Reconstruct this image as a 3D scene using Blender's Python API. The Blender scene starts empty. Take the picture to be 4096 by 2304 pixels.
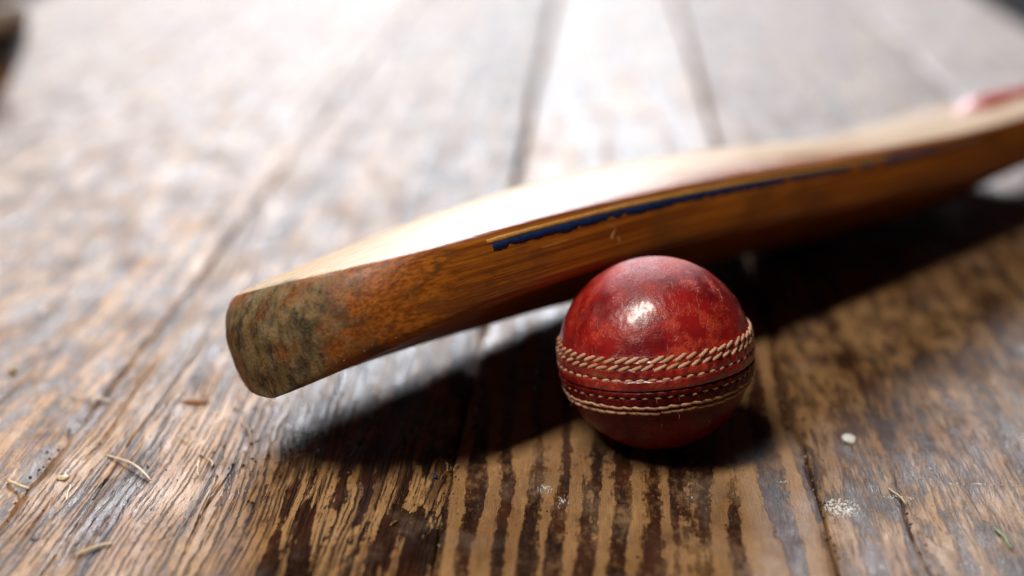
import bpy, math, random
import numpy as np
from mathutils import Vector, Matrix

MM = 0.001
R = math.radians
scene = bpy.context.scene
COL = scene.collection
random.seed(7)
rng = np.random.default_rng(7)

# ------------------------------------------------------------------ camera
cam_d = bpy.data.cameras.new('camera')
cam_d.sensor_width = 36.0
cam_d.lens = 50.0
cam_d.clip_start = 0.01
cam_d.clip_end = 50.0
cam_d.dof.use_dof = True
cam_d.dof.focus_distance = 0.496
cam_d.dof.aperture_fstop = 3.1
cam = bpy.data.objects.new('camera', cam_d)
cam.location = (0, 0, 0.240)
cam.rotation_euler = (R(90 - 20.3), 0, 0)
COL.objects.link(cam)
scene.camera = cam

# ------------------------------------------------------------------ world and lamps (an indoor close-up lit by a doorway)
world = bpy.data.worlds.new('World')
scene.world = world
world.use_nodes = True
bg = world.node_tree.nodes['Background']
bg.inputs['Color'].default_value = (0.55, 0.68, 1.0, 1)
bg.inputs['Strength'].default_value = 0.012


def area(name, loc, target, sx, sy, power, col):
    l = bpy.data.lights.new(name, 'AREA')
    l.shape = 'RECTANGLE'
    l.size, l.size_y = sx, sy
    l.energy = power
    l.color = col
    o = bpy.data.objects.new(name, l)
    o.location = loc
    d = Vector(target) - Vector(loc)
    o.rotation_euler = d.to_track_quat('-Z', 'Y').to_euler()
    COL.objects.link(o)
    return o


# the doorway behind the bat, its upper light, and a small window high on the near left
area('doorway_light', (-0.22, 5.0, 2.36), (-0.05, 0.6, 0.10), 2.4, 1.15, 350.0, (0.92, 0.94, 1.0))
area('near_window_light', (-0.235, 0.26, 0.75), (0.06, 0.49, 0.04), 0.115, 0.40, 6.5, (1.0, 0.93, 0.84))

scene.view_settings.view_transform = 'Standard'
scene.view_settings.look = 'None'
scene.view_settings.exposure = 0.0
scene.view_settings.gamma = 1.0
scene.view_settings.use_curve_mapping = False
scene.cycles.use_denoising = True


# ------------------------------------------------------------------ helpers
def tag(o, label=None, cat=None, group=None, kind=None):
    if label: o['label'] = label
    if cat: o['category'] = cat
    if group: o['group'] = group
    if kind: o['kind'] = kind
    return o


def empty(name, parent=None, mat=None):
    o = bpy.data.objects.new(name, None)
    o.empty_display_size = 0.01
    COL.objects.link(o)
    if parent: o.parent = parent
    if mat is not None: o.matrix_world = mat
    return o


def obj(name, me, mat=None, parent=None):
    if mat is not None and not me.materials:
        me.materials.append(mat)
    o = bpy.data.objects.new(name, me)
    COL.objects.link(o)
    if parent: o.parent = parent
    return o


def mesh(name, V, Fs, smooth=True):
    """V in millimetres"""
    me = bpy.data.meshes.new(name)
    me.from_pydata([tuple(p) for p in (np.asarray(V, float) * MM).tolist()], [], [tuple(f) for f in Fs])
    if smooth:
        me.polygons.foreach_set('use_smooth', [True] * len(me.polygons))
    me.update()
    return me


def grid_mesh(name, G, wrap=False, smooth=True, flip=False):
    """G (n,m,3) in millimetres; wrap joins the last column to the first"""
    n, m = G.shape[:2]
    idx = np.arange(n * m).reshape(n, m)
    if wrap:
        b = np.concatenate([idx, idx[:, :1]], 1)
    else:
        b = idx
    q = np.stack([b[:-1, :-1], b[:-1, 1:], b[1:, 1:], b[1:, :-1]], -1).reshape(-1, 4)
    if flip: q = q[:, ::-1]
    me = bpy.data.meshes.new(name)
    me.vertices.add(n * m)
    me.vertices.foreach_set('co', (G.reshape(-1) * MM).astype(np.float32))
    me.loops.add(q.size)
    me.loops.foreach_set('vertex_index', q.reshape(-1).astype(np.int32))
    me.polygons.add(len(q))
    me.polygons.foreach_set('loop_start', np.arange(0, q.size, 4, dtype=np.int32))
    me.polygons.foreach_set('use_smooth', np.full(len(q), smooth))
    me.update(calc_edges=True)
    me.validate()
    return me


def vnoise(x, y, seed=0):
    x = np.asarray(x, float); y = np.asarray(y, float)
    x, y = np.broadcast_arrays(x, y)
    xi = np.floor(x).astype(np.int64); yi = np.floor(y).astype(np.int64)
    fx = x - xi; fy = y - yi
    fx = fx * fx * (3 - 2 * fx); fy = fy * fy * (3 - 2 * fy)

    def h(a, b):
        v = (a * 374761393 + b * 668265263 + seed * 974634777) & 0xFFFFFFFF
        v = ((v ^ (v >> 13)) * 1274126177) & 0xFFFFFFFF
        return ((v ^ (v >> 16)) & 0xFFFF) / 65535.0 * 2 - 1
    return ((h(xi, yi) * (1 - fx) + h(xi + 1, yi) * fx) * (1 - fy)
            + (h(xi, yi + 1) * (1 - fx) + h(xi + 1, yi + 1) * fx) * fy)


def fbm(x, y, seed=0, o=3):
    r = 0; a = 1.0
    for k in range(o):
        r = r + a * vnoise(np.asarray(x) * 2 ** k, np.asarray(y) * 2 ** k, seed + k * 17)
        a *= 0.5
    return r


def tube(name, pts, radii, sides=6, flat=1.0, smooth=True):
    """closed tube along pts (mm); flat squashes it vertically"""
    pts = np.asarray(pts, float)
    n = len(pts)
    V = []
    for i in range(n):
        t = pts[min(i + 1, n - 1)] - pts[max(i - 1, 0)]
        t /= np.linalg.norm(t) + 1e-9
        up = np.array([0, 0, 1.0])
        s = np.cross(t, up)
        if np.linalg.norm(s) < 1e-3: s = np.array([1.0, 0, 0])
        s /= np.linalg.norm(s)
        b = np.cross(s, t)
        for k in range(sides):
            a = 2 * math.pi * k / sides
            V.append(pts[i] + radii[i] * (math.cos(a) * s + flat * math.sin(a) * b))
    Fs = []
    for i in range(n - 1):
        for k in range(sides):
            k2 = (k + 1) % sides
            Fs.append((i * sides + k, i * sides + k2, (i + 1) * sides + k2, (i + 1) * sides + k))
    Fs.append(tuple(range(sides - 1, -1, -1)))
    Fs.append(tuple((n - 1) * sides + k for k in range(sides)))
    return mesh(name, V, Fs, smooth)


# ------------------------------------------------------------------ node helpers
class N:
    def __init__(self, name):
        self.m = bpy.data.materials.new(name)
        self.m.use_nodes = True
        self.t = self.m.node_tree
        self.b = self.t.nodes['Principled BSDF']

    def node(self, typ, props=None, **ins):
        n = self.t.nodes.new(typ)
        for k, v in (props or {}).items(): setattr(n, k, v)
        for k, v in ins.items(): self.put(n.inputs[int(k[1:])] if k[0] == 'i' and k[1:].isdigit() else n.inputs[k], v)
        return n

    def put(self, s, v):
        if isinstance(v, bpy.types.NodeSocket): self.t.links.new(v, s)
        elif isinstance(v, (tuple, list)) and s.type == 'RGBA' and len(v) == 3: s.default_value = (*v, 1)
        else: s.default_value = v

    def coord(self, scale=1000.0, off=(0, 0, 0)):
        c = self.node('ShaderNodeTexCoord')
        return self.map(c.outputs['Object'], (scale,) * 3, off)

    def map(self, v, sc=(1, 1, 1), loc=(0, 0, 0), rot=(0, 0, 0)):
        return self.node('ShaderNodeMapping', Vector=v, Location=loc, Rotation=rot, Scale=sc).outputs[0]

    def xyz(self, v):
        return self.node('ShaderNodeSeparateXYZ', i0=v).outputs

    def math(self, op, a, b=0.0, clamp=False):
        return self.node('ShaderNodeMath', dict(operation=op, use_clamp=clamp), i0=a, i1=b).outputs[0]

    def noise(self, v, scale=1.0, detail=3.0, rough=0.55, dist=0.0):
        return self.node('ShaderNodeTexNoise', None, Vector=v, Scale=scale, Detail=detail, Roughness=rough, Distortion=dist).outputs[0]

    def voro(self, v, scale=1.0, feature='F1', rand=1.0):
        return self.node('ShaderNodeTexVoronoi', dict(feature=feature), Vector=v, Scale=scale, Randomness=rand).outputs['Distance']

    def ss(self, x, a, b, lo=0.0, hi=1.0):
        n = self.node('ShaderNodeMapRange', dict(interpolation_type='SMOOTHSTEP'))
        self.put(n.inputs[0], x)
        for i, v in enumerate((a, b, lo, hi)): self.put(n.inputs[i + 1], v)
        return n.outputs[0]

    def lin(self, x, a, b, lo=0.0, hi=1.0):
        n = self.node('ShaderNodeMapRange')
        self.put(n.inputs[0], x)
        for i, v in enumerate((a, b, lo, hi)): self.put(n.inputs[i + 1], v)
        return n.outputs[0]

    def mix(self, f, a, b, mode='MIX'):
        n = self.node('ShaderNodeMix', dict(data_type='RGBA', blend_type=mode))
        self.put(n.inputs[0], f); self.put(n.inputs[6], a); self.put(n.inputs[7], b)
        return n.outputs[2]

    def bump(self, h, dist=0.001, strength=1.0, normal=None):
        n = self.node('ShaderNodeBump', None, Height=h, Distance=dist, Strength=strength)
        if normal is not None: self.put(n.inputs['Normal'], normal)
        return n.outputs[0]

    def out(self, **k):
        for a, v in k.items(): self.put(self.b.inputs[a.replace('_', ' ')], v)
        return self.m


def plain(name, col, rough=0.6, var=0.25, scale=1.5, bump=0.0, spec=0.4):
    n = N(name)
    v = n.coord()
    a = n.noise(v, scale, 4)
    c = n.mix(n.ss(a, 0.3, 0.7), tuple(x * (1 - var) for x in col), tuple(min(1, x * (1 + var)) for x in col))
    kw = dict(Base_Color=c, Roughness=rough)
    if bump: kw['Normal'] = n.bump(n.noise(v, scale * 3, 4), bump * MM)
    n.b.inputs['Specular IOR Level'].default_value = spec
    return n.out(**kw)


# ------------------------------------------------------------------ wood of the floor
def wood(name, kind, period=10.0, off=0.0, seed=0.0, tone=1.0, gloss=0.95):
    n = N(name)
    v = n.coord(1000.0, (seed * 91.0, seed * 57.0, 0))
    x, y, z = n.xyz(v)
    warp = n.math('MULTIPLY', n.noise(n.map(v, (0.011, 0.0035, 0)), 1, 2, 0.4), 34.0)
    warp2 = n.math('MULTIPLY', n.noise(n.map(v, (0.045, 0.010, 0)), 1, 3, 0.5), 9.0)
    g = n.math('ADD', n.math('ADD', x, warp), n.math('ADD', warp2, off))
    jag = n.math('SUBTRACT', n.noise(n.map(v, (1.2, 0.10, 0)), 1, 5, 0.65), 0.5)
    jag2 = n.math('SUBTRACT', n.noise(n.map(v, (0.30, 0.17, 0)), 1, 5, 0.65), 0.5)
    blot = n.noise(n.map(v, (0.03, 0.016, 0)), 1, 5, 0.62)
    fib = n.noise(n.map(v, (3.4, 0.06, 0)), 1, 4, 0.6)
    fine = n.noise(n.map(v, (2.2, 0.8, 1)), 1, 5, 0.65)
    spk = n.noise(n.map(v, (1.0, 0.55, 0)), 1, 3, 0.5)
    light = n.mix(n.ss(blot, 0.35, 0.65), (0.28 * tone, 0.138 * tone, 0.050 * tone), (0.45 * tone, 0.25 * tone, 0.105 * tone))
    dark = n.mix(n.ss(n.noise(n.map(v, (0.06, 0.02, 0)), 1, 3), 0.4, 0.65), (0.026, 0.0105, 0.006), (0.070, 0.022, 0.0085))
    fibc = n.math('MULTIPLY', n.lin(fib, 0.25, 0.75, 0.60, 1.30), n.lin(fine, 0.3, 0.7, 0.78, 1.18))
    gv = n.node('ShaderNodeCombineXYZ', None, X=n.math('DIVIDE', g, period), Y=n.math('MULTIPLY', y, 0.0035), Z=seed).outputs[0]
    ring = n.noise(gv, 1.55, 1.0, 0.45)
    if kind == 'banded':
        s = n.math('ADD', n.math('MULTIPLY', n.math('SUBTRACT', ring, 0.48), 0.65), n.math('MULTIPLY', n.math('SINE', n.math('MULTIPLY', g, 2 * math.pi / period)), 0.075))
        s = n.math('ADD', s, n.math('ADD', n.math('MULTIPLY', jag, 0.20), n.math('MULTIPLY', jag2, 0.36)))
        m = n.ss(s, -0.018, 0.035)
        wear = n.ss(n.math('ADD', blot, n.math('MULTIPLY', jag2, 0.7)), 0.46, 0.68, 1.0, 0.45)
        m = n.math('MULTIPLY', m, wear)
        scr = n.ss(n.noise(n.map(v, (4.5, 0.14, 0)), 1, 2, 0.5), 0.64, 0.72)
        dark = n.mix(n.math('MULTIPLY', scr, 0.7), dark, (0.28, 0.14, 0.07))
        c = n.mix(m, light, dark)
        h = n.math('ADD', n.math('MULTIPLY', m, -0.20), n.math('MULTIPLY', n.math('ADD', fib, fine), 0.32))
        rough = n.lin(m, 0, 1, 0.55, 0.44)
    elif kind == 'ridged':
        s = n.math('ADD', n.math('SUBTRACT', ring, 0.52), n.math('ADD', n.math('MULTIPLY', jag, 0.24), n.math('MULTIPLY', jag2, 0.34)))
        m = n.math('MULTIPLY', n.ss(s, -0.015, 0.05), n.ss(blot, 0.35, 0.62, 0.95, 0.4))
        xl = n.math('ADD', n.xyz(n.coord())[0], n.math('MULTIPLY', jag2, 40.0))
        gw = n.node('ShaderNodeCombineXYZ', None, X=n.math('DIVIDE', g, 11.0), Y=n.math('MULTIPLY', y, 0.011), Z=4.0).outputs[0]
        wide = n.math('ADD', n.math('SUBTRACT', n.noise(gw, 1.5, 2.0, 0.5), 0.50), n.math('ADD', n.math('MULTIPLY', jag, 0.22), n.math('MULTIPLY', jag2, 0.30)))
        m = n.math('MAXIMUM', m, n.math('MULTIPLY', n.ss(wide, -0.01, 0.03), n.ss(xl, -5.0, 22.0)))
        # thin split grooves, their dirt and shade both painted dark
        g2 = n.math('FRACT', n.math('ADD', n.math('DIVIDE', g, period * 0.55), n.math('MULTIPLY', jag2, 0.6)))
        dl = n.math('ABSOLUTE', n.math('SUBTRACT', g2, 0.5))
        gate = n.ss(n.noise(n.map(v, (0.16, 0.020, 0)), 1, 4, 0.65), 0.42, 0.54)
        groove = n.math('MULTIPLY', n.ss(dl, 0.03, 0.15, 1.0, 0.0), gate)
        g3 = n.math('FRACT', n.math('ADD', n.math('DIVIDE', g, period * 0.29), n.math('MULTIPLY', jag2, 0.9)))
        dl3 = n.math('ABSOLUTE', n.math('SUBTRACT', g3, 0.5))
        gate3 = n.ss(n.noise(n.map(v, (0.22, 0.030, 0), (9, 3, 0)), 1, 4, 0.65), 0.46, 0.56)
        groove = n.math('MAXIMUM', groove, n.math('MULTIPLY', n.math('MULTIPLY', n.ss(dl3, 0.05, 0.22, 1.0, 0.0), gate3), 0.8))
        c = n.mix(m, light, dark)
        c = n.mix(n.math('MULTIPLY', groove, 0.95), c, (0.016, 0.008, 0.005))
        h = n.math('SUBTRACT', n.math('ADD', n.math('MULTIPLY', m, -0.20), n.math('MULTIPLY', n.math('ADD', fib, fine), 0.40)),
                   n.math('MULTIPLY', groove, 1.0))
        rough = n.lin(m, 0, 1, 0.52, 0.42)
    else:                                       # flecked, a close short grained board
        fl = n.noise(n.map(v, (0.70, 0.055, 0)), 1, 5, 0.68)
        fl2 = n.noise(n.map(v, (0.12, 0.045, 0)), 1, 5, 0.65)
        s = n.math('ADD', n.math('ADD', n.math('MULTIPLY', fl, 0.55), n.math('MULTIPLY', fl2, 0.55)), n.math('MULTIPLY', ring, 0.30))
        m = n.math('MULTIPLY', n.ss(s, 0.62, 0.78), 0.92)
        c = n.mix(m, light, dark)
        h = n.math('ADD', n.math('MULTIPLY', m, -0.40), n.math('MULTIPLY', n.math('ADD', fib, fine), 0.40))
        rough = n.lin(fl2, 0.3, 0.7, 0.56, 0.46)
    c = n.mix(1.0, c, n.node('ShaderNodeCombineColor', None, Red=fibc, Green=fibc, Blue=fibc).outputs[0], 'MULTIPLY')
    # grime specks, dark stains and greyed patches
    dirt = n.math('MULTIPLY', n.ss(spk, 0.62, 0.70), 0.65)
    c = n.mix(dirt, c, (0.030, 0.017, 0.011))
    stain = n.math('MULTIPLY', n.ss(n.noise(n.map(v, (0.035, 0.022, 0), (4, 71, 0)), 1, 6, 0.68), 0.56, 0.68), 0.35 if kind == 'banded' else 0.5)
    c = n.mix(stain, c, (0.060, 0.028, 0.014))
    grey = n.math('MULTIPLY', n.ss(n.noise(n.map(v, (0.05, 0.035, 0), (40, 7, 0)), 1, 5, 0.65), 0.52, 0.68), 0.28)
    c = n.mix(grey, c, (0.24, 0.17, 0.125))
    rv = n.noise(n.map(v, (0.055, 0.020, 0), (13, 5, 0)), 1, 5, 0.65)
    rv2 = n.noise(n.map(v, (0.40, 0.16, 0), (3, 25, 0)), 1, 4, 0.65)
    rough = n.math('ADD', rough, n.math('ADD', n.lin(rv, 0.32, 0.68, -0.24, 0.16), n.lin(rv2, 0.3, 0.7, -0.10, 0.10)))
    rough = n.math('MAXIMUM', rough, 0.16)
    h = n.math('ADD', h, n.math('MULTIPLY', n.noise(n.map(v, (0.22, 0.07, 0), (8, 8, 0)), 1, 4, 0.6), 1.3))
    n.b.inputs['Specular IOR Level'].default_value = gloss
    return n.out(Base_Color=c, Roughness=rough, Normal=n.bump(h, 0.6 * MM, 1.0))


W_RIDGE = wood('ridged_board', 'ridged', 6.4, 0.0, 1.0, 1.2, 0.72)
W_BAND = wood('banded_board', 'banded', 10.5, 2.0, 2.0, 1.0, 0.72)
W_FLECK = wood('flecked_board', 'flecked', 8.0, 0.0, 3.0, 0.92, 0.55)
W_FLECK2 = wood('flecked_board_pale', 'flecked', 8.0, 0.0, 5.0, 1.0)
W_LEFT = wood('worn_board', 'flecked', 7.0, 0.0, 6.0, 1.4, 0.75)
W_LEFT2 = wood('worn_ridged_board', 'ridged', 7.4, 3.0, 7.0, 1.0)
DARK = plain('under_floor_dirt', (0.02, 0.014, 0.010), 0.9)

# ------------------------------------------------------------------ floor
FL_ROT = R(-3.6)
floor = obj('floor', mesh('floor', [(-620, -150, -24), (420, -150, -24), (420, 2000, -24), (-620, 2000, -24),
                                    (-620, -150, -40), (420, -150, -40), (420, 2000, -40), (-620, 2000, -40)],
                          [(0, 1, 2, 3), (7, 6, 5, 4), (0, 4, 5, 1), (1, 5, 6, 2), (2, 6, 7, 3), (3, 7, 4, 0)], False), DARK)
floor.rotation_euler = (0, 0, FL_ROT)
tag(floor, kind='structure')


def plank(x0, x1, mat, seed, cracks=(), gap=0.9, cup=0.0, wav=0.35, opening=(0.5, 0.5)):
    """a board between joints x0 and x1 (floor millimetres); cracks = (x, ylo, yhi, width, depth)"""
    xc = (x0 + x1) / 2
    w0, w1 = x0 + gap / 2 - xc, x1 - gap / 2 - xc
    xs = list(np.arange(w0 + 3.2, w1 - 3.0, 1.9))
    edge = [0.0, 0.25, 0.6, 1.1, 1.8, 2.6]
    xs = [w0 + e for e in edge] + xs + [w1 - e for e in edge[::-1]]
    for c in cracks:
        cx = c[0] - xc
        xs = [a for a in xs if abs(a - cx) > 2.2] + [cx + d * c[3] for d in (-1.6, -0.9, -0.55, -0.22, 0, 0.22, 0.55, 0.9, 1.6)]
    xs = np.array(sorted(xs))
    ys = np.concatenate([np.arange(-60, 330, 12), np.arange(330, 640, 1.7), np.arange(640, 1000, 4), np.arange(1000, 1960, 14)])
    X, Y = np.meshgrid(xs, ys, indexing='ij')
    Z = (cup * ((X / ((w1 - w0) / 2)) ** 2 - 0.5)
         + wav * fbm(X / 26.0, Y / 150.0, seed, 2) + 0.10 * fbm(X / 7.0, Y / 40.0, seed + 5, 2))
    # worn, slightly chipped long edges
    for s, we in ((-1, w0), (1, w1)):
        d = np.abs(X - we)
        wear = 1.0 + 0.9 * np.clip(fbm(Y / 24.0, Y * 0 + s, seed + 9, 3), -0.6, 1.6)
        Z -= 1.5 * wear * np.exp(-(d / (1.1 * wear + 0.3)) ** 1.4)
    XX = X.copy()
    edge_d = np.minimum(X - w0, w1 - X)
    # the joint wanders a little
    for s, we in ((-1, w0), (1, w1)):
        d = np.abs(X - we)
        XX += -s * (0.30 + 0.30 * fbm(Y / 38.0, Y * 0 + 3 * s, seed + 31, 3)) * np.exp(-d / 5.0)
        o_ = 1.9 * opening[0 if s < 0 else 1] * np.clip((Y - 560) / 160, 0, 1) * np.clip(0.8 + 0.5 * fbm(Y / 90.0, Y * 0 + s, seed + 41, 2), 0.2, 1.4)
        XX += -s * o_ * np.exp(-d / 4.0)
    for i, c in enumerate(cracks):
        cx = c[0] - xc
        d = np.abs(X - cx)
        win = np.clip((Y - c[1]) / 18, 0, 1) * np.clip((c[2] - Y) / 18, 0, 1)
        win = win * np.clip(0.75 + 0.9 * fbm(Y / 16.0, Y * 0, seed + 50 + i, 2), 0.05, 1.2)
        XX += (1.6 * fbm(Y / 60.0, Y * 0 + 9, seed + 60 + i, 2) + 0.35 * fbm(Y / 7.0, Y * 0 + 9, seed + 70 + i, 2)) * np.exp(-(d / 7.0) ** 2)
        Z -= c[4] * win * np.exp(-(d / (c[3] * 0.5)) ** 2)
    G = np.stack([XX, Y, Z], -1)
    # skirts down both sides
    lo = G[0].copy(); lo[:, 2] = -23; hi = G[-1].copy(); hi[:, 2] = -23
    G = np.concatenate([lo[None], G, hi[None]], 0)
    o = obj('plank', grid_mesh('plank', G, flip=True), mat, floor)
    o.location = (xc * MM, 0, 0)
    return o


PL = [-620, -392, -198, -50.5, 79, 270, 410]
p_far = plank(PL[0], PL[1], W_LEFT, 11, wav=0.5, opening=(0.2, 0.2))
p_left = plank(PL[1], PL[2], W_LEFT, 12, [(-236, 380, 640, 0.8, 1.5)], wav=0.5, cup=-0.5, opening=(0.2, 0.25))
p_ridge = plank(PL[2], PL[3], W_RIDGE, 13, [(-186, 390, 560, 0.9, 1.8), (-173, 360, 600, 0.7, 1.6), (-131, 380, 530, 0.7, 1.3), (-120, 420, 540, 0.6, 1.2)], gap=0.8, wav=0.5, cup=0.3, opening=(0.25, 1.0))
p_band = plank(PL[3], PL[4], W_BAND, 14, gap=0.9, cup=0.35, wav=0.3, opening=(1.0, 0.8))
p_right = plank(PL[4], PL[5], W_FLECK, 15, [(107.5, 330, 470, 0.9, 1.9)], gap=0.9, wav=0.35, opening=(0.8, 0.2))
p_edge = plank(PL[5], PL[6], W_FLECK2, 16, wav=0.4, opening=(0.2, 0.2))


def fl(x, y, z=0.0):
    """floor millimetres -> world millimetres"""
    c, s = math.cos(FL_ROT), math.sin(FL_ROT)
    return np.array([c * x - s * y, s * x + c * y, z])


# ------------------------------------------------------------------ cricket bat
Q = (-94.38, 461.41, 62.18, 0.77662, 0.032428, 0.401105)
TOE_R, TOE_N = 59.5, 2.03
S0, S1, S2 = 37.0, 54.8, 47.4
EDGE, WID = 24.0, 108.5
BOW, B3, TW, CR, CR2 = 6.11, 3.48, 0.246, 2.67, 9.44
US, UE, HS = 492.0, 545.0, 15.0


th, pit, roll = Q[3:6]
cu = Vector((math.cos(th) * math.cos(pit), math.sin(th) * math.cos(pit), -math.sin(pit)))
vh = Vector((-math.sin(th), math.cos(th), 0))
wh = cu.cross(vh)
Vv = vh * math.cos(roll) - wh * math.sin(roll)
Wv = cu.cross(Vv)


def half_width(u):
    u = np.asarray(u, float)
    t = np.clip(1 - u / TOE_R, 0, 1)
    h = WID / 2 * np.maximum(1 - t ** TOE_N, 0) ** (1 / TOE_N)
    k = np.clip((u - US) / (UE - US), 0, 1)
    sh = HS + (WID / 2 - HS) * np.sqrt(np.maximum(1 - k ** 2.2, 0))
    return np.minimum(h, np.where(u > US, sh, 1e9))


def face_w(u, v):
    a = u / 470.0
    return (BOW * a * (1 - a) * 4 + B3 * a * (1 - a) * (1 - 2 * a) * 8 + TW * v * (np.minimum(a, 0.62) + 0.12 * np.maximum(a - 0.62, 0))
            + (CR + CR2 * np.sin(np.pi * np.clip(u / 400.0, 0, 1))) * (1 - (v / (WID / 2)) ** 2))


def spine(u):
    s = np.interp(u, [0, 25, 60, 110, 180, 320, 440, 500, 545], [S0, S0 + 3, 44.5, 50.5, S1 + 1, 53, 49, 46, 34])
    return s


def far_depth(u, v):
    """depth of the far half of the back, an unseen flat belly just off the boards, shaped to block doorway light"""
    w0 = face_w(u, 0 * v) - spine(u)
    z0 = Q[2] + u * cu.z + w0 * Wv.z
    zt = np.maximum(z0 - 0.28 * v - 0.8, 2.0 + 0 * v)  # hidden far half deepened to shut out doorway light underneath
    w = (zt - Q[2] - u * cu.z - v * Vv.z) / Wv.z
    d = face_w(u, v) - w
    sym = edge_depth(u) + np.maximum(spine(u) - edge_depth(u), 0) * np.clip(1 - v / (WID / 2), 0, 1) ** 1.12
    k = np.clip((u - 440) / 60, 0, 1)
    k = np.maximum(k, 1 - np.clip(u / 40.0, 0, 1))
    return np.maximum(d * (1 - k) + sym * k, edge_depth(u))


def edge_depth(u, side=-1):
    u = np.asarray(u, float)
    if side < 0:
        return EDGE + (S0 * 0.86 - EDGE) * np.exp(-u / 48.0)
    k = np.clip(u / 40.0, 0, 1)
    return edge_depth(u) * (1 - k) + far_depth(u, half_width(u)) * k


def wall(u, t, side):
    """point on the edge of the blade, t 0 at the face arris, 1 where the back begins"""
    off = np.interp(t, [0, 0.12, 0.35, 0.7, 1.0], [9.5, 4.6, 0.0, 0.8, 3.0])   # toe undercut
    uu = u + off * np.exp(-u / 26.0)
    h = half_width(u)
    bul = 1.7 * np.sin(np.pi * np.clip(t, 0, 1) ** 0.8 * 0.93) ** 0.85 - 0.4 * np.exp(-(t / 0.05) ** 2)
    bul = bul * np.clip(h / 20.0, 0, 1)
    v = side * (h + bul)
    w = face_w(uu, side * h) - t * edge_depth(u, side)
    return uu, v, w


def back(u, c, side):
    uu = u + 3.0 * np.exp(-u / 26.0)
    h = half_width(u)
    e = edge_depth(u)
    if side < 0:
        d = e + np.maximum(spine(u) - e, 0) * np.clip(1 - c * h / (WID / 2), 0, 1) ** 1.12
    else:
        d = far_depth(u, c * h)
    v = side * c * h + side * 0.6 * c ** 6
    return uu, v, face_w(uu, v) - d


US_ = np.concatenate([60 * (np.linspace(0, 1, 46) ** 2.0), np.arange(63, 480, 4.5), np.linspace(481, UE, 30)])
lines = []
for c in np.linspace(0, 1, 15)[:-1]:                       # far half of the face, from the middle out
    h = half_width(US_); uu = US_ + 9.5 * np.exp(-US_ / 26.0); v = c * (h - 0.4); lines.append((uu, v, face_w(uu, v)))
TS = [0, 0.03, 0.07, 0.12, 0.18, 0.25, 0.33, 0.41, 0.49, 0.57, 0.65, 0.72, 0.78, 0.84, 0.89, 0.93, 0.965, 0.99]
for t in TS: lines.append(wall(US_, t, 1))
for c in (0.97, 0.9, 0.82, 0.72, 0.6, 0.48, 0.36, 0.24, 0.12, 0.04): lines.append(back(US_, c, 1))
for c in (0.04, 0.12, 0.24, 0.36, 0.48, 0.6, 0.72, 0.82, 0.9, 0.97): lines.append(back(US_, c, -1))
for t in TS[::-1]: lines.append(wall(US_, t, -1))
for c in np.linspace(1, 0, 15)[1:-1]:
    h = half_width(US_); uu = US_ + 9.5 * np.exp(-US_ / 26.0); v = -c * (h - 0.4); lines.append((uu, v, face_w(uu, v)))
G = np.stack([np.stack(l, -1) for l in lines], 1)          # (nu, nring, 3)
# soften the worn rim at the toe and the turn into the back
for _ in range(7):
    Sm = 0.5 * G + 0.25 * (np.roll(G, 1, 1) + np.roll(G, -1, 1))
    k = np.exp(-(US_ / 24.0) ** 1.5)[:, None, None]
    ring = np.zeros(G.shape[1]); nf = 14; nw = len(TS)
    ring[nf + nw - 7: G.shape[1] - (13 + nw - 7)] = 1.0
    k = np.maximum(k, ring[None, :, None])
    G = G * (1 - k) + Sm * k
# dents and wear
dn = 0.35 * fbm(G[..., 0] / 22.0, (G[..., 1] + 2 * G[..., 2]) / 16.0, 5, 3) * np.exp(-G[..., 0] / 70.0)
G[..., 1] += np.sign(G[..., 1]) * dn * np.clip(np.abs(G[..., 1]) / 10, 0, 1)
G[..., 0] += 0.9 * fbm(G[..., 1] / 6.0, G[..., 2] / 6.0, 8, 3) * np.exp(-US_ / 6.0)[:, None]


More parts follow.
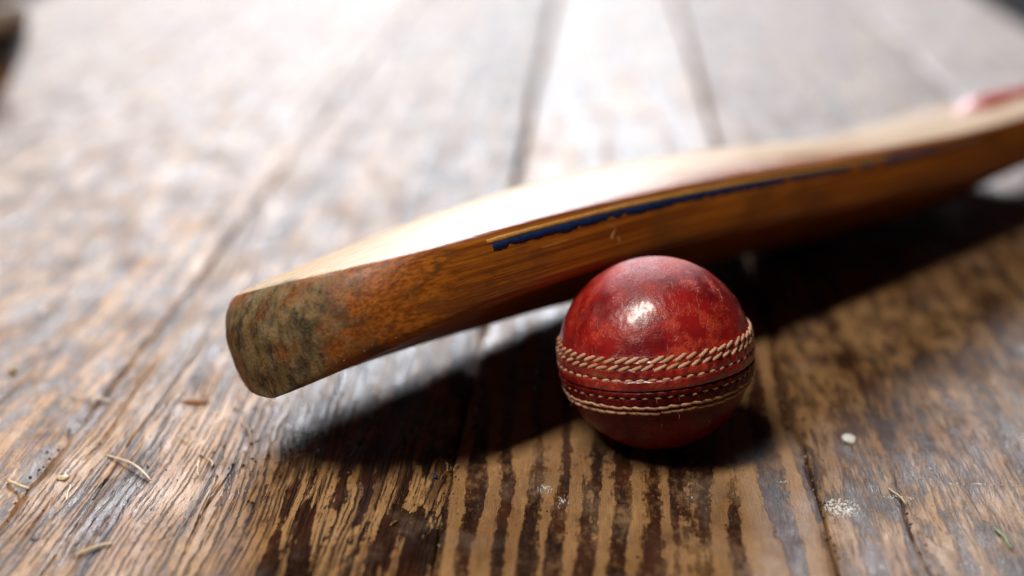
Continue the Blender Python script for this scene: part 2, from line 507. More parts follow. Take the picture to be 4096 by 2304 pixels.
def bat_material():
    n = N('oiled_willow')
    v = n.coord()
    u, vv, w = n.xyz(v)
    grain = n.noise(n.map(v, (0.012, 0.9, 0.9)), 1, 4, 0.55)
    grain2 = n.noise(n.map(v, (0.05, 2.6, 2.6)), 1, 4, 0.6)
    blot = n.noise(n.map(v, (0.022, 0.06, 0.06)), 1, 4, 0.6)
    c = n.mix(n.ss(grain, 0.35, 0.66), (0.19, 0.046, 0.005), (0.42, 0.125, 0.011))
    c = n.mix(n.math('MULTIPLY', n.ss(grain2, 0.56, 0.70), 0.55), c, (0.12, 0.036, 0.007))
    c = n.mix(n.math('MULTIPLY', n.ss(blot, 0.50, 0.66), 0.7), c, (0.17, 0.052, 0.009))
    # dark bruises behind the toe
    br = n.noise(n.map(v, (0.05, 0.11, 0.11), (3, 1, 0)), 1, 4, 0.6)
    nu = n.ss(u, 30, 150, 1.0, 0.0)
    c = n.mix(n.math('MULTIPLY', n.math('MULTIPLY', n.ss(br, 0.52, 0.68), nu), 0.7), c, (0.060, 0.028, 0.013))
    # bare scuffed streaks where the oil has gone
    scf = n.noise(n.map(v, (0.035, 0.7, 0.7), (7, 0, 0)), 1, 4, 0.65)
    c = n.mix(n.math('MULTIPLY', n.ss(scf, 0.65, 0.74), 0.5), c, (0.52, 0.27, 0.07))
    # playing face: paler bare wood
    fmask = n.ss(n.noise(n.map(v, (0.02, 0.1, 0.1), (2, 5, 0)), 1, 4), 0.2, 0.8, 0.75, 1.0)
    nz = n.xyz(n.node('ShaderNodeTexCoord').outputs['Normal'])[2]
    fmask = n.math('MULTIPLY', fmask, n.ss(nz, 0.86, 0.95))
    facec = n.mix(n.ss(grain, 0.38, 0.62), (0.50, 0.32, 0.15), (0.66, 0.47, 0.26))
    facec = n.mix(n.math('MULTIPLY', n.ss(n.noise(n.map(v, (0.06, 0.5, 0.5), (1, 2, 3)), 1, 5, 0.65), 0.60, 0.68), 0.5), facec, (0.25, 0.15, 0.08))
    c = n.mix(fmask, c, facec)
    # dirty grey olive toe
    tn = n.math('MULTIPLY', n.math('SUBTRACT', n.noise(n.map(v, (0.045, 0.075, 0.075), (9, 4, 2)), 1, 5, 0.6), 0.5), 58.0)
    toe = n.ss(n.math('ADD', u, tn), 1, 22, 1.0, 0.0)
    d1 = n.noise(n.map(v, (0.15, 0.18, 0.12)), 1, 6, 0.66)
    d2 = n.noise(n.map(v, (0.9, 0.9, 0.9)), 1, 4, 0.6)
    dirt = n.mix(n.ss(d1, 0.36, 0.62), (0.018, 0.019, 0.010), (0.24, 0.18, 0.085))
    dirt = n.mix(n.ss(d2, 0.45, 0.7, 0.0, 0.6), dirt, (0.13, 0.105, 0.05))
    dirt = n.mix(n.math('MULTIPLY', n.ss(n.noise(n.map(v, (0.2, 0.2, 0.2), (5, 5, 1)), 1, 4, 0.6), 0.60, 0.68), 0.6), dirt, (0.30, 0.19, 0.06))
    c = n.mix(n.math('MULTIPLY', toe, 0.92), c, dirt)
    rough = n.math('ADD', n.lin(blot, 0.3, 0.7, 0.30, 0.44), n.math('MULTIPLY', toe, 0.35))
    h = n.math('ADD', n.math('MULTIPLY', grain2, 0.35), n.math('MULTIPLY', n.math('MULTIPLY', toe, n.math('ADD', d1, d2)), 0.9))
    n.b.inputs['Specular IOR Level'].default_value = 0.4
    return n.out(Base_Color=c, Roughness=rough, Normal=n.bump(h, 0.45 * MM, 1.0))


M_BAT = bat_material()
BM = Matrix(((cu.x, Vv.x, Wv.x, Q[0] * MM), (cu.y, Vv.y, Wv.y, Q[1] * MM), (cu.z, Vv.z, Wv.z, Q[2] * MM), (0, 0, 0, 1)))
bat = empty('cricket_bat', None, BM)
tag(bat, 'worn orange brown wooden cricket bat leaning behind the red ball', 'cricket bat')
blade = obj('blade', grid_mesh('blade', G, wrap=True), M_BAT, bat)

# crushed fibres along the lower rim of the toe
fv, ff = [], []
rf = random.Random(3)
for i in range(150):
    u = abs(rf.gauss(0, 9)); t = rf.uniform(0.86, 1.0); sd = rf.choice((-1, -1, 1))
    p = np.array([float(x) for x in wall(np.array(u), t, sd)])
    d = np.array([rf.gauss(-0.5, 0.5), rf.gauss(0, 0.6) + 0.3 * sd, rf.gauss(-0.6, 0.5)]); d /= np.linalg.norm(d)
    L = rf.uniform(0.5, 1.9); w_ = rf.uniform(0.05, 0.12)
    sdv = np.cross(d, [0.3, 0.5, 0.8]); sdv /= np.linalg.norm(sdv)
    k = len(fv)
    fv += [p - sdv * w_ - d * 0.4, p + sdv * w_ - d * 0.4, p + d * L * 0.6 + sdv * w_ * 0.7, p + d * L]
    ff += [(k, k + 1, k + 2), (k, k + 2, k + 3)]
tag(obj('frayed_fibre', mesh('frayed_fibre', fv, ff), M_BAT, bat), kind='stuff')

# peeling blue tape line along the near edge
M_BLUE = plain('faded_blue_tape', (0.006, 0.019, 0.072), 0.45, 0.35, 0.5)
M_GREYB = plain('rubbed_blue_tape', (0.060, 0.062, 0.105), 0.5, 0.4, 0.25)
M_PINK = plain('rubbed_pink_tape', (0.20, 0.09, 0.055), 0.55, 0.3, 0.25)
M_GHOST = plain('clean_wood_line', (0.50, 0.25, 0.05), 0.5, 0.2, 0.6)


def edge_strip(name, u0, u1, d0, d1, mat, seed, jag=0.0, lift=0.10, jag_top=0.0):
    us = np.arange(u0, u1, 0.55)
    jn = fbm(us / 3.6, us * 0, seed, 4) * 0.75 + fbm(us / 22.0, us * 0 + 4, seed + 3, 2) * 0.75
    lo = d1 + jag * jn
    hi = d0 + jag_top * fbm(us / 6.0, us * 0 + 2, seed + 8, 3)
    lo = np.maximum(lo, hi + 0.35)
    rows = []
    for f in (0, 0.0, 0.5, 1.0, 1.0):
        rows.append(hi + (lo - hi) * f)
    P = []
    for k, d in enumerate(rows):
        t = d / edge_depth(us)
        uu, v, w = wall(us, t, -1)
        l = -0.25 if k in (0, 4) else lift
        P.append(np.stack([uu, v - l * 0.9, w + l * 0.35], -1))
    return obj(name, grid_mesh(name, np.stack(P, 1), flip=True), mat, bat)


edge_strip('tape_line', 71, 246, 4.3, 7.0, M_BLUE, 3, 0.7)
edge_strip('tape_line', 248.5, 296, 4.1, 6.6, M_BLUE, 5, 0.35)
edge_strip('tape_line', 303, 316, 3.9, 6.5, M_GREYB, 7, 0.3)
edge_strip('tape_line', 322, 372, 3.6, 6.4, M_GREYB, 9, 0.3)
edge_strip('tape_line', 375, 415, 3.4, 6.3, M_PINK, 11, 0.3)
edge_strip('pale_tape_mark', 69, 330, 2.5, 4.2, M_GHOST, 21, 0.1, 0.05, 0.12)

M_SPL = plain('torn_pale_wood', (0.60, 0.36, 0.13), 0.6, 0.2, 1.0)


def scratch(pts, width):
    P = np.array(pts, float)
    t = np.linspace(0, 1, 14)
    us = np.interp(t, np.linspace(0, 1, len(P)), P[:, 0]); ds = np.interp(t, np.linspace(0, 1, len(P)), P[:, 1])
    wd = width * np.sin(np.pi * (0.08 + 0.84 * t)) * (1 + 0.5 * vnoise(t * 9, t * 0, 4))
    rows = []
    for k, s in enumerate((-1.2, -1, 0, 1, 1.2)):
        u2 = us + s * wd; tt = ds / edge_depth(us)
        uu, v, w = wall(u2, tt, -1)
        l = -0.2 if k in (0, 4) else 0.10
        rows.append(np.stack([uu, v - l, w], -1))
    obj('scratch', grid_mesh('scratch', np.stack(rows, 1), flip=True), M_SPL, bat)


scratch([(134, 11.0), (131.6, 12.8), (130.6, 14.2)], 0.42)
scratch([(129.5, 8.0), (131.5, 9.4), (134.0, 10.8)], 0.22)
scratch([(134.5, 14.2), (134.4, 16.2)], 0.18)

# red rubber grip
M_GRIP = plain('red_rubber_grip', (0.52, 0.060, 0.040), 0.38, 0.2, 0.4, 0.15, 0.5)
gu = np.concatenate([[482, 482.01], np.linspace(484, 512, 14), np.arange(516, 742, 5), [742, 742.01]])
gr = np.interp(gu, [482, 496, 514, 530, 742], [3.0, 12.0, 16.5, 17.0, 17.0]) + 0.45 * np.sin(gu * 2 * np.pi / 7.5) * np.clip((gu - 480) / 20, 0, 1)
gr[0] = 0.01; gr[-1] = 0.01
gc = np.interp(gu, [482, 520, 742], [-8.0, -7.0, -11.0])
ang = np.linspace(0, 2 * np.pi, 33)[:-1]
GG = np.stack([np.repeat(gu[:, None], 32, 1), gr[:, None] * np.cos(ang)[None], gc[:, None] + gr[:, None] * np.sin(ang)[None]], -1)
obj('grip', grid_mesh('grip', GG, wrap=True), M_GRIP, bat)

# ------------------------------------------------------------------ cricket ball
BC = Vector((52.9, 483.9, 35.6))
zax = Vector((-0.105, 0.118, 0.987)).normalized()
yax = Vector((0, 1, 0)); yax = (yax - zax * yax.dot(zax)).normalized()
xax = yax.cross(zax)
ball = empty('cricket_ball', None, Matrix(((xax.x, yax.x, zax.x, BC.x * MM), (xax.y, yax.y, zax.y, BC.y * MM), (xax.z, yax.z, zax.z, BC.z * MM), (0, 0, 0, 1))))
tag(ball, 'scuffed red leather cricket ball with pale stitched seam', 'cricket ball')
RB = 35.6
NST = 52
SEAM = 5.4            # the seam runs a little below the middle
ROWS = [17.6, 13.4, 6.6, -4.0, -10.2, -13.8]


def ball_r(lat, lon):
    """radius in mm; lat and lon in degrees, lon 0 faces the camera"""
    ph = np.radians(lon) * NST
    g = lambda c, s: np.exp(-((lat - c) / s) ** 2)
    win = lambda a, b, k=0.8: 1 / (1 + np.exp(-(lat - a) / k * 2)) * 1 / (1 + np.exp((lat - b) / k * 2))
    r = RB + 0 * lat + 0 * lon
    r = r + 0.45 * win(-15.5, 19.5, 1.2)
    r = r + (0.38 + 0.10 * np.cos(ph)) * win(0.5, 5.9, 0.9)
    r = r + 0.34 * win(-3.2, -0.4, 0.5) * (1 + 0.5 * np.cos(ph + 1))
    r = r + 0.42 * (0.5 + 0.5 * np.cos(ph + 2.2)) * win(7.8, 12.2, 0.8)
    r = r + 0.34 * (0.5 + 0.5 * np.cos(ph + 0.7)) * win(-9.2, -4.8, 0.8)
    r = r + 0.22 * (0.5 + 0.5 * np.cos(ph)) * win(14.2, 16.8, 0.6)
    for c, d, s in ((6.6, 0.42, 0.6), (-4.0, 0.36, 0.6), (13.4, 0.30, 0.8), (17.6, 0.30, 0.8), (-10.2, 0.28, 0.8), (-13.8, 0.28, 0.8)):
        r = r - d * g(c, s)
    pk = np.clip(np.cos(np.radians(lat - SEAM)) * 1.6 - 0.35, 0, 1)
    r = r + pk * (0.10 * fbm(lon / 7.0, lat / 7.0, 3, 3) + 0.16 * fbm(lon / 22.0, lat / 22.0, 5, 2))
    r = r - 0.28 * g(0, 0.7)
    return r


def ball_pts(lat, lon, dr=0.0):
    r = ball_r(lat, lon) + dr
    la, lo = np.radians(lat - SEAM), np.radians(lon)
    return np.stack([r * np.cos(la) * np.sin(lo), -r * np.cos(la) * np.cos(lo), r * np.sin(la)], -1)


def leather(name, d0, d1, scuff):
    n = N(name)
    v = n.coord()
    x, y, z = n.xyz(v)
    z = n.math('ADD', z, RB * math.sin(R(SEAM)))
    a = n.noise(v, 0.05, 4, 0.6)
    b = n.noise(v, 0.16, 5, 0.65)
    f = n.noise(v, 1.3, 5, 0.65)
    vor = n.voro(v, 1.9)
    c = n.mix(n.ss(a, 0.36, 0.62), d0, d1)
    # scuffed orange red patches
    sc = n.ss(n.math('ADD', n.math('MULTIPLY', b, 0.7), n.math('MULTIPLY', f, 0.35)), 0.50, 0.63)
    c = n.mix(n.math('MULTIPLY', sc, n.ss(n.noise(v, 0.035, 3, 0.5), 0.42, 0.6, 0.25 * scuff, 0.9 * scuff)), c, (0.62, 0.058, 0.022))
    c = n.mix(n.math('MULTIPLY', n.ss(f, 0.58, 0.72), 0.45), c, (0.085, 0.006, 0.007))
    pale = n.ss(n.noise(n.map(v, (1, 1, 1), (5, 3, 8)), 0.09, 5, 0.7), 0.60, 0.74)
    c = n.mix(n.math('MULTIPLY', pale, 0.35 * scuff), c, (0.46, 0.14, 0.11))
    # fine pale scratches running over the crown
    l1 = n.noise(n.map(v, (2.4, 0.10, 0.16), (0, 0, 0), (0.2, 0.35, 0.5)), 1, 3, 0.5)
    l2 = n.noise(n.map(v, (0.12, 2.0, 0.14), (4, 0, 0), (0.5, 0.2, 0.9)), 1, 3, 0.5)
    scr = n.math('MAXIMUM', n.ss(l1, 0.70, 0.73), n.ss(l2, 0.71, 0.74))
    c = n.mix(n.math('MULTIPLY', scr, 0.55), c, (0.62, 0.34, 0.26))
    # yellowish field dirt lodged by the seam
    seam = n.math('MULTIPLY', n.ss(z, -9.5, -2, 0.0, 1.0), n.ss(z, 4, 11.5, 1.0, 0.0))
    sd = n.math('MULTIPLY', seam, n.ss(n.noise(n.map(v, (1, 1, 2), (2, 9, 4)), 0.17, 4, 0.65), 0.56, 0.68))
    c = n.mix(n.math('MULTIPLY', sd, 0.7), c, (0.20, 0.11, 0.045))
    gapd = n.ss(n.math('ABSOLUTE', z), 0.08, 0.40, 0.85, 0.0)
    c = n.mix(gapd, c, (0.02, 0.008, 0.006))
    crk = n.math('MULTIPLY', n.ss(n.voro(n.map(v, (1, 1, 1)), 0.55, 'DISTANCE_TO_EDGE'), 0.0, 0.05, 1.0, 0.0), n.ss(b, 0.42, 0.6))
    h = n.math('SUBTRACT', n.math('ADD', n.math('MULTIPLY', vor, 0.35), n.math('MULTIPLY', f, 0.5)), n.math('MULTIPLY', n.math('MAXIMUM', crk, scr), 0.5))
    crown = n.ss(n.math('ADD', n.xyz(v)[2], n.math('MULTIPLY', n.math('SUBTRACT', b, 0.5), 9.0)), 25.0, 31.5)
    rough = n.math('ADD', n.lin(b, 0.3, 0.7, 0.25, 0.40), n.math('ADD', n.math('MULTIPLY', sd, 0.4), n.math('MULTIPLY', crown, 0.30)))
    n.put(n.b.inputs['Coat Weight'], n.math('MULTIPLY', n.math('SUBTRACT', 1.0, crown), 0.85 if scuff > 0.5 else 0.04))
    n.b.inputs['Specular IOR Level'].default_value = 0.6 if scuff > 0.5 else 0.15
    n.b.inputs['Coat Roughness'].default_value = 0.21
    return n.out(Base_Color=c, Roughness=rough, Normal=n.bump(h, 0.16 * MM, 1.0))


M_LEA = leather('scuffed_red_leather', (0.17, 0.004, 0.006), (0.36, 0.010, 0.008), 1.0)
M_LEA_SHADE = leather('shaded_red_leather', (0.075, 0.0025, 0.005), (0.15, 0.005, 0.008), 0.15)  # lower half: shade put into a darker, duller copy of the leather
lon = np.linspace(-180, 180, 721)[:-1]
up_lat = np.concatenate([[-0.2, -0.05], np.linspace(0.06, 20, 100), np.linspace(20.6, 90 + SEAM, 90)])
dn_lat = np.concatenate([[0.2, 0.05], np.linspace(-0.06, -16.5, 84), np.linspace(-17.2, -90 + SEAM, 80)])
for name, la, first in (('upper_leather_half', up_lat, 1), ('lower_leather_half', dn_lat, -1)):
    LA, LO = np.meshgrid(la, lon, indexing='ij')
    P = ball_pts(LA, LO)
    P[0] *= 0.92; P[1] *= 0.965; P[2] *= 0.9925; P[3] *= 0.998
    obj(name, grid_mesh(name, P, wrap=True, flip=(first > 0)), M_LEA if first > 0 else M_LEA_SHADE, ball)
core = bpy.data.meshes.new('inner_core')
LA, LO = np.meshgrid(np.linspace(-90, 90, 24), np.linspace(-180, 180, 49)[:-1], indexing='ij')
a, b = np.radians(LA), np.radians(LO)
obj('inner_core', grid_mesh('inner_core', 32.3 * np.stack([np.cos(a) * np.sin(b), -np.cos(a) * np.cos(b), np.sin(a)], -1), wrap=True), DARK, ball)


def thread_mat():
    n = N('waxed_cotton_thread')
    v = n.coord()
    rnd = n.node('ShaderNodeObjectInfo').outputs['Random']
    c = n.mix(rnd, (0.50, 0.26, 0.14), (0.70, 0.42, 0.26))
    c = n.mix(n.ss(n.noise(v, 1.6, 4, 0.6), 0.5, 0.75, 0, 0.6), c, (0.30, 0.15, 0.07))
    return n.out(Base_Color=c, Roughness=0.75, Normal=n.bump(n.noise(n.map(v, (1, 3.5, 3.5)), 2.2, 4), 0.10 * MM))


M_THR = thread_mat()


def stitch_mesh(name, length, rad, sides=9, seg=13, twist=1.0, arch=0.45, flat=0.85):
    t = np.linspace(-1, 1, seg)
    V = []
    for k in t:
        prof = (1 - abs(k) ** 3.2) ** 0.5 if abs(k) < 1 else 0.0
        prof = max(prof, 0.02)
        for j in range(sides):
            a = 2 * np.pi * j / sides
            rr = rad * prof * (1 + 0.13 * np.cos(2 * a - twist * k * length * 2.2))
            V.append((k * length / 2, rr * np.cos(a), rr * flat * np.sin(a) - arch * abs(k) ** 2.5))
    Fs = []
    for i in range(seg - 1):
        for j in range(sides):
            j2 = (j + 1) % sides
            Fs.append((i * sides + j, (i + 1) * sides + j, (i + 1) * sides + j2, i * sides + j2))
    return np.array(V), Fs


ST = []
for (L, rad, fl_, ar) in ((5.7, 0.72, 0.85, 0.55), (5.4, 0.69, 0.85, 0.55), (3.8, 0.60, 0.75, 0.45), (3.0, 0.50, 0.75, 0.4), (5.6, 0.66, 0.85, 0.40), (5.3, 0.62, 0.85, 0.40)):
    ST.append(stitch_mesh('stitch', L, rad, flat=fl_, arch=ar))
ST_ME = [mesh('stitch', V, Fs) for V, Fs in ST]
SL = [24, 24, 8, 4, -5, -4]
hidV, hidF = [], []
for r in range(6):
    for i in range(NST):
        lo = -180 + (i + 0.5 + 0.31 * r) * 360.0 / NST + rng.normal(0, 0.35)
        lat = ROWS[r] + rng.normal(0, 0.22)
        sl = SL[r] + rng.normal(0, 5.0)
        p = ball_pts(np.array(lat), np.array(lo), (0.20, 0.20, 0.12, 0.10, 0.18, 0.18)[r])
        la, lo_ = math.radians(lat), math.radians(lo)
        e = Vector((math.cos(lo_), math.sin(lo_), 0))
        nr = Vector(p.tolist()).normalized()
        nn = nr.cross(e)
        if nn.z < 0: nn = -nn
        d = e * math.cos(R(sl)) + nn * math.sin(R(sl))
        q = nr.cross(d)
        s = 1 + rng.normal(0, 0.08)
        Mx = Matrix(((d.x * s, q.x, nr.x, p[0] * MM), (d.y * s, q.y, nr.y, p[1] * MM), (d.z * s, q.z, nr.z, p[2] * MM), (0, 0, 0, 1)))
        lw = (lo + 180) % 360 - 180
        if abs(lw) < 100:
            o = obj('stitch', ST_ME[r], M_THR, ball)
            o.matrix_local = Mx
        else:
            V, Fs = ST[r]
            A = np.array(Mx.to_3x3())
            k = sum(len(x) for x in hidV)
            hidV.append(V @ A.T + p)
            hidF += [tuple(np.array(f) + k) for f in Fs]
tag(obj('far_side_stitching', mesh('far_side_stitching', np.concatenate(hidV), hidF), M_THR, ball), kind='stuff')

# frayed ends of thread
fv, ff = [], []
for i in range(46):
    r = random.choice([0, 1, 3, 4, 5, 5])
    lo = random.uniform(-85, 85); lat = ROWS[r] + random.gauss(0, 0.9)
    p0 = ball_pts(np.array(lat), np.array(lo), 0.35)
    nr = p0 / np.linalg.norm(p0)
    dvec = np.array([random.gauss(0, 1), random.gauss(0, 1), random.gauss(0, 1)]); dvec = dvec - nr * dvec.dot(nr) * 0.6
    dvec /= np.linalg.norm(dvec)
    L = random.uniform(0.7, 2.6)
    k = len(fv)
    side = np.cross(nr, dvec); side /= np.linalg.norm(side)
    for j in range(5):
        t = j / 4
        c = p0 + dvec * L * t + nr * (0.35 * math.sin(t * 2.4)) + side * 0.3 * math.sin(t * 4 + i)
        for s in (-1, 1): fv.append(c + side * s * 0.05 * (1 - 0.7 * t))
        if j: ff += [(k + 2 * j - 2, k + 2 * j - 1, k + 2 * j + 1, k + 2 * j)]
tag(obj('frayed_thread', mesh('frayed_thread', fv, ff), M_THR, ball), kind='stuff')

# ------------------------------------------------------------------ straw, splinters and flecks on the boards
M_STRAW = plain('pale_straw', (0.74, 0.60, 0.42), 0.55, 0.2, 0.8)
M_STRAW2 = plain('yellow_straw', (0.56, 0.41, 0.22), 0.55, 0.2, 0.8)
M_SPLR = plain('brown_splinter', (0.30, 0.13, 0.045), 0.7, 0.3, 1.0)
M_GREEN = plain('green_grass_stalk', (0.20, 0.27, 0.11), 0.55, 0.3, 0.5)
M_WHITE = plain('white_paint', (0.72, 0.70, 0.66), 0.6, 0.12, 0.8, 0.08)
M_BLUEC = plain('blue_chip', (0.010, 0.060, 0.16), 0.35, 0.3, 1.0)
M_CRUMB = plain('tan_crumb', (0.52, 0.33, 0.14), 0.7, 0.3, 1.2, 0.1)


def strand(name, a, b, rad, mat, label, cat, bend=0.0, lift=0.0, flat=0.6, seed=1, group=None):
    n = 13
    t = np.linspace(0, 1, n)
    a = np.array(a, float); b = np.array(b, float)
    d = b - a
    nrm = np.array([-d[1], d[0]]); nrm /= np.linalg.norm(nrm)
    xy = a[None] + d[None] * t[:, None] + nrm[None] * (bend * np.sin(np.pi * t) + 0.35 * vnoise(t * 4, t * 0, seed) * min(1, np.linalg.norm(d) / 12))[:, None]
    P = np.array([fl(p[0], p[1]) for p in xy])
    P[:, 2] = rad * flat + 0.35 + lift * np.sin(np.pi * t) + 0.15 * np.abs(vnoise(t * 5, t * 0 + 3, seed))
    r = 0.85 * rad * (0.55 + 0.45 * np.sin(np.pi * (0.12 + 0.76 * t))) * (1 + 0.15 * vnoise(t * 6, t * 0 + 7, seed))
    c = P.mean(0); c[2] = 0
    o = obj(name, tube(name, P - c, r, 7, flat), mat)
    o.location = tuple(c * MM)
    return tag(o, label, cat, group)


strand('straw', (-178, 458.8), (-156.1, 440.8), 0.55, M_STRAW, 'long pale curved straw lying across the grain at lower left', 'straw', 1.6, 1.0, 0.6, 3)
strand('dry_leaf', (-207, 437.6), (-197, 431.7), 0.95, M_STRAW2, 'short folded yellowish leaf scrap at the far left edge', 'leaf scrap', -0.8, 0.6, 0.5, 4)
strand('straw', (-211, 508.8), (-193, 506.2), 0.75, M_STRAW, 'flat pale straw left of the bat toe, ending at a dark crack', 'straw', 0.5, 0.8, 0.45, 5)
strand('splinter', (-113.9, 481.5), (-106.2, 481.4), 0.42, M_SPLR, 'brown splinter lying sideways at the shadow edge below the bat toe', 'splinter', 0.2, 0.3, 0.8, 6)
strand('splinter', (-108.8, 461.6), (-104.2, 466.5), 0.42, M_SPLR, 'lower reddish brown splinter tilted up to the right below the bat', 'splinter', 0.1, 0.3, 0.8, 7)
strand('straw', (-135.5, 491.1), (-128.8, 477.4), 0.30, M_STRAW2, 'thin straw just under the bat toe tip', 'straw', 0.4, 0.3, 0.8, 8)
strand('wood_shaving', (-155.8, 481.0), (-150.5, 470.8), 0.34, M_STRAW2, 'small hooked wood shaving between the long straw and the bat toe', 'shaving', -1.6, 0.4, 0.6, 9)
strand('straw', (-165.3, 389.3), (-155.8, 397.7), 0.8, M_STRAW2, 'blurred yellowish straw at the bottom left', 'straw', 0.6, 0.4, 0.45, 10)
strand('straw', (-181.0, 424.7), (-183.5, 436.3), 0.42, M_STRAW, 'short upright pale straw left of the long curved straw', 'straw', 0.3, 0.3, 0.6, 11)
strand('twig', (-53.9, 448.2), (-50.6, 456.0), 0.30, M_SPLR, 'brown twig lying on the open crack below the ball shadow', 'twig', 0.2, 0.4, 0.9, 12)
strand('twig', (-53.2, 461.7), (-51.9, 454.9), 0.22, M_STRAW2, 'thin yellow twig crossing the top of the brown twig', 'twig', 0.2, 0.6, 0.9, 13)
strand('straw', (-49.6, 455.1), (-48.4, 460.4), 0.26, M_STRAW2, 'tiny pale straw to the right of the crossed twigs', 'straw', 0.2, 0.5, 0.9, 14)
strand('wood_shaving', (-61.4, 423.5), (-59.1, 426.2), 0.28, M_STRAW2, 'tiny curled shaving left of the open crack near the bottom', 'shaving', 0.6, 0.6, 0.6, 15)
strand('splinter', (-66.9, 414.7), (-64.9, 418.2), 0.5, M_SPLR, 'blurred orange brown chip near the bottom left of the crack', 'splinter', 0.2, 0.2, 0.6, 16)
strand('straw', (104.3, 451.6), (107.7, 440.2), 0.50, M_STRAW2, 'yellow straw beside the white paint spot right of the ball', 'straw', 0.2, 0.4, 0.7, 17)
strand('grass_stalk', (134.4, 425.7), (136.2, 412.2), 0.60, M_GREEN, 'pale green stalk near the lower right edge', 'grass stalk', 0.3, 0.4, 0.7, 18)
strand('wood_shaving', (-140.3, 445.6), (-142.9, 457.0), 0.40, M_STRAW, 'pale slim shaving right of the long curved straw', 'shaving', 0.6, 0.4, 0.6, 19)
strand('wood_shaving', (-140.7, 459.1), (-137.4, 453.4), 0.36, M_STRAW, 'small pale bent shaving below the bat toe', 'shaving', 0.8, 0.4, 0.6, 20)
strand('wood_shaving', (67.0, 476.6), (69.3, 473.6), 0.35, M_SPLR, 'tan sliver in the ball shadow beside the board joint', 'shaving', 0.1, 0.2, 0.8, 21)


def lump(name, x, y, rx, ry, rz, mat, label, cat, seed=1):
    LA, LO = np.meshgrid(np.linspace(-90, 90, 9), np.linspace(0, 360, 15)[:-1], indexing='ij')
    a, b = np.radians(LA), np.radians(LO)
    k = 1 + 0.28 * fbm(LO / 60.0, LA / 40.0, seed, 2) * np.cos(a)
    P = np.stack([rx * k * np.cos(a) * np.cos(b), ry * k * np.cos(a) * np.sin(b), rz * (k * np.sin(a) + 0.8)], -1)
    c = fl(x, y)
    o = obj(name, grid_mesh(name, P, wrap=True), mat)
    o.location = tuple(c * MM)
    return tag(o, label, cat)


lump('paint_flake', 96.5, 490.5, 2.5, 3.6, 0.8, M_WHITE, 'single white flake on the board right of the ball', 'flake', 2)
lump('seed', -55.8, 450.9, 0.75, 1.1, 0.6, M_BLUEC, 'tiny blue chip beside the twigs on the crack', 'chip', 3)
lump('crumb', -242.7, 532.5, 1.7, 1.9, 1.2, M_CRUMB, 'tan crumb at the left edge level with the bat toe', 'crumb', 4)
lump('paint_flake', -256.4, 601.1, 1.2, 4.2, 0.6, M_WHITE, 'blurred small white chip at the far left above the crumb', 'flake', 5)
lump('crumb', -188, 441.0, 2.0, 1.6, 0.9, M_STRAW, 'pale flat crumb at lower left beside the leaf scrap', 'crumb', 6)
lump('crumb', -158.5, 508.0, 5.0, 2.0, 0.7, M_SPLR, 'brown bark crumb on the bright board below left of the toe', 'crumb', 7)


def splatter(x, y, rx, ry, n, size, label, seed):
    """dried paint: many tiny separate flecks of one splash"""
    rr = random.Random(seed)
    V, Fs = [], []
    for i in range(n):
        a = rr.uniform(0, 2 * math.pi); d = math.sqrt(rr.random())
        px, py = rx * d * math.cos(a), ry * d * math.sin(a)
        s = size * (1.25 - 0.8 * d) * rr.uniform(0.35, 1.2)
        k = len(V); m = 7
        c = fl(x + px, y + py)
        for j in range(m):
            b = 2 * math.pi * j / m + rr.uniform(-0.3, 0.3)
            q = s * rr.uniform(0.55, 1.25)
            V.append((c[0] + q * 0.9 * math.cos(b), c[1] + q * 1.25 * math.sin(b), 0.12 + 0.1 * rr.random()))
        V.append((c[0], c[1], 0.34 + 0.12 * rr.random()))
        for j in range(m): Fs.append((k + j, k + (j + 1) % m, k + m))
        for j in range(m): V.append((V[k + j][0], V[k + j][1], -0.6))
        for j in range(m): Fs.append((k + (j + 1) % m, k + j, k + m + 1 + j, k + m + 1 + (j + 1) % m))
    o0 = fl(x, y)
    o = obj('paint_splash', mesh('paint_splash', np.array(V) - o0, Fs, False), M_WHITE)
    o.location = tuple(o0 * MM)
    return tag(o, label, 'paint splash')


splatter(86.0, 437.1, 6.2, 7.2, 190, 0.62, 'large speckled white paint splash right of the board joint', 1)
splatter(107.0, 446.0, 6.5, 1.6, 34, 0.42, 'row of white paint flecks under the yellow straw', 2)
splatter(135.0, 457.6, 17.5, 0.9, 60, 0.40, 'thin broken line of white paint at the right edge', 3)
splatter(-16.3, 444.6, 3.0, 3.6, 42, 0.34, 'small white paint flecks on a dark stripe below left of the ball', 4)
splatter(-9.8, 435.8, 2.4, 5.0, 36, 0.30, 'second patch of white flecks nearer the bottom, below left of the ball', 5)
splatter(35.1, 441.8, 2.0, 2.2, 14, 0.28, 'few tiny white specks on the stripe straight below the ball', 6)
splatter(67.6, 454.9, 2.6, 1.4, 16, 0.32, 'pale paint scrape left of the board joint near the ball', 7)



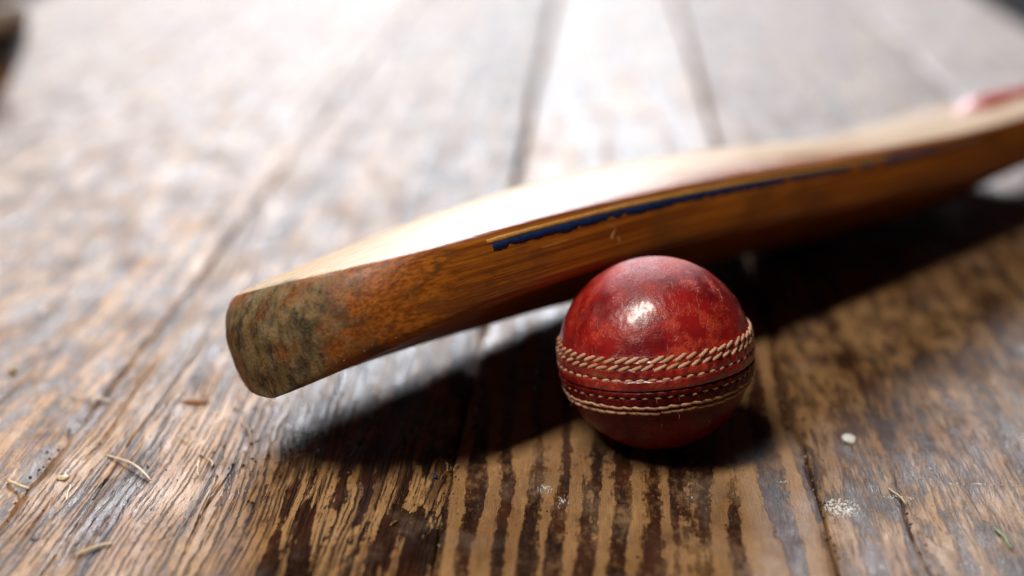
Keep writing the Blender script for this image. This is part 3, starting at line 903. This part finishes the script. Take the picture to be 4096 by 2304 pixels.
def grit(name, n, mat, smin, smax, seed, spots):
    rr = random.Random(seed)
    V, Fs = [], []
    for i in range(n):
        if spots and rr.random() < 0.7:
            sx, sy, sr, sy2 = rr.choice(spots)
            x, y = rr.gauss(sx, sr), rr.gauss(sy, sy2)
        else:
            x, y = rr.uniform(-250, 150), rr.uniform(395, 620)
        if not (-255 < x < 160 and 385 < y < 700): continue
        c = fl(x, y); s = rr.uniform(smin, smax) * rr.uniform(0.5, 1.0)
        k = len(V)
        a0 = rr.uniform(0, 6.28); el = rr.uniform(1.0, 2.2)
        for j in range(5):
            a = a0 + 2 * math.pi * j / 5
            ex, ey = el * math.cos(2 * math.pi * j / 5), math.sin(2 * math.pi * j / 5)
            V.append((c[0] + s * (ex * math.cos(a0) - ey * math.sin(a0)) * rr.uniform(0.7, 1.2), c[1] + s * (ex * math.sin(a0) + ey * math.cos(a0)) * rr.uniform(0.7, 1.2), -0.15))
        V.append((c[0], c[1], s * 0.8 + 0.25))
        for j in range(5): Fs.append((k + j, k + (j + 1) % 5, k + 5))
    o = obj(name, mesh(name, V, Fs, False), mat)
    return tag(o, None, None, None, 'stuff')


JOINTS = [(-50.5, 440, 1.6, 30), (-50.5, 520, 1.5, 50), (79, 430, 1.2, 30), (-198, 500, 1.8, 50), (-186, 450, 3, 40), (-225, 540, 12, 25), (-160, 470, 14, 18), (-120, 465, 12, 14), (107.5, 420, 2, 25)]
tag(grit('grit', 520, plain('dark_grit', (0.035, 0.022, 0.014), 0.85), 0.20, 0.75, 5, JOINTS), 'dark grit and crumbs lodged in the cracks of the boards', 'grit')
tag(grit('wood_dust', 300, plain('tan_dust', (0.46, 0.30, 0.15), 0.8), 0.15, 0.50, 6, JOINTS), 'tan wood dust scattered on the boards', 'dust')

M_NAIL = plain('rusty_nail', (0.022, 0.015, 0.012), 0.6, 0.3, 1.0)
nl = obj('nail_head', mesh('nail_head', *(lambda m: ([(2.1 * math.cos(2 * math.pi * k / m), 2.1 * math.sin(2 * math.pi * k / m), 0.35) for k in range(m)] + [(2.4 * math.cos(2 * math.pi * k / m), 2.4 * math.sin(2 * math.pi * k / m), -2) for k in range(m)] + [(0, 0, 0.5)],
         [(k, (k + 1) % m, 2 * m) for k in range(m)] + [((k + 1) % m, k, m + k, m + (k + 1) % m) for k in range(m)]))(16)), M_NAIL, p_ridge)
nl.location = ((-182.7 - (PL[2] + PL[3]) / 2) * MM, 399.2 * MM, 0)

# ------------------------------------------------------------------ things cut by the corners of the frame
M_BEAM = plain('dark_blue_timber', (0.010, 0.014, 0.022), 0.7, 0.3, 0.05)
bx = []
for (x, y) in ((414, 700), (470, 700), (470, 1960), (414, 1960)): bx.append(fl(x, y))
bv = [tuple(p[:2]) + (-22,) for p in bx] + [tuple(p[:2]) + (46,) for p in bx]
beam_me = mesh('timber_beam', np.array(bv) - bx[0], [(3, 2, 1, 0), (4, 5, 6, 7), (0, 1, 5, 4), (1, 2, 6, 5), (2, 3, 7, 6), (3, 0, 4, 7)], False)
beam = obj('timber_beam', beam_me, M_BEAM)
beam.location = tuple(bx[0] * MM)
tag(beam, 'blurred blue black timber along the floor edge at the top right corner', 'timber')

M_POT = plain('tan_clay', (0.46, 0.24, 0.09), 0.6, 0.25, 0.06)
M_POTD = plain('dark_glaze', (0.008, 0.014, 0.022), 0.3, 0.3, 0.05)
M_POTW = plain('pale_slip', (0.45, 0.38, 0.33), 0.6, 0.15, 0.05)
pc = fl(-498, 1040)
pot = empty('clay_pot', None, Matrix.Translation(Vector(tuple(pc * MM))))
tag(pot, 'blurred rounded clay pot cut by the top left corner', 'pot')


def lathe(name, prof, mat, parent):
    prof = np.array(prof, float)
    a = np.linspace(0, 2 * np.pi, 49)[:-1]
    P = np.stack([prof[:, 0][:, None] * np.cos(a)[None], prof[:, 0][:, None] * np.sin(a)[None], np.repeat(prof[:, 1][:, None], 48, 1)], -1)
    return obj(name, grid_mesh(name, P, wrap=True), mat, parent)


lathe('foot', [(0.1, 0.5), (38, 0.5), (42, 2), (50, 12), (55, 22), (57, 26), (52, 26), (0.1, 26)], M_POT, pot)
lathe('glazed_body', [(52, 26.4), (57.6, 26.4), (62, 36), (64.5, 46), (65, 54), (60, 54)], M_POTD, pot)
lathe('pale_rim', [(60, 54.4), (65.6, 54.4), (67, 62), (66, 72), (63, 73), (60, 66)], M_POTW, pot)
bpy.context.view_layer.update()
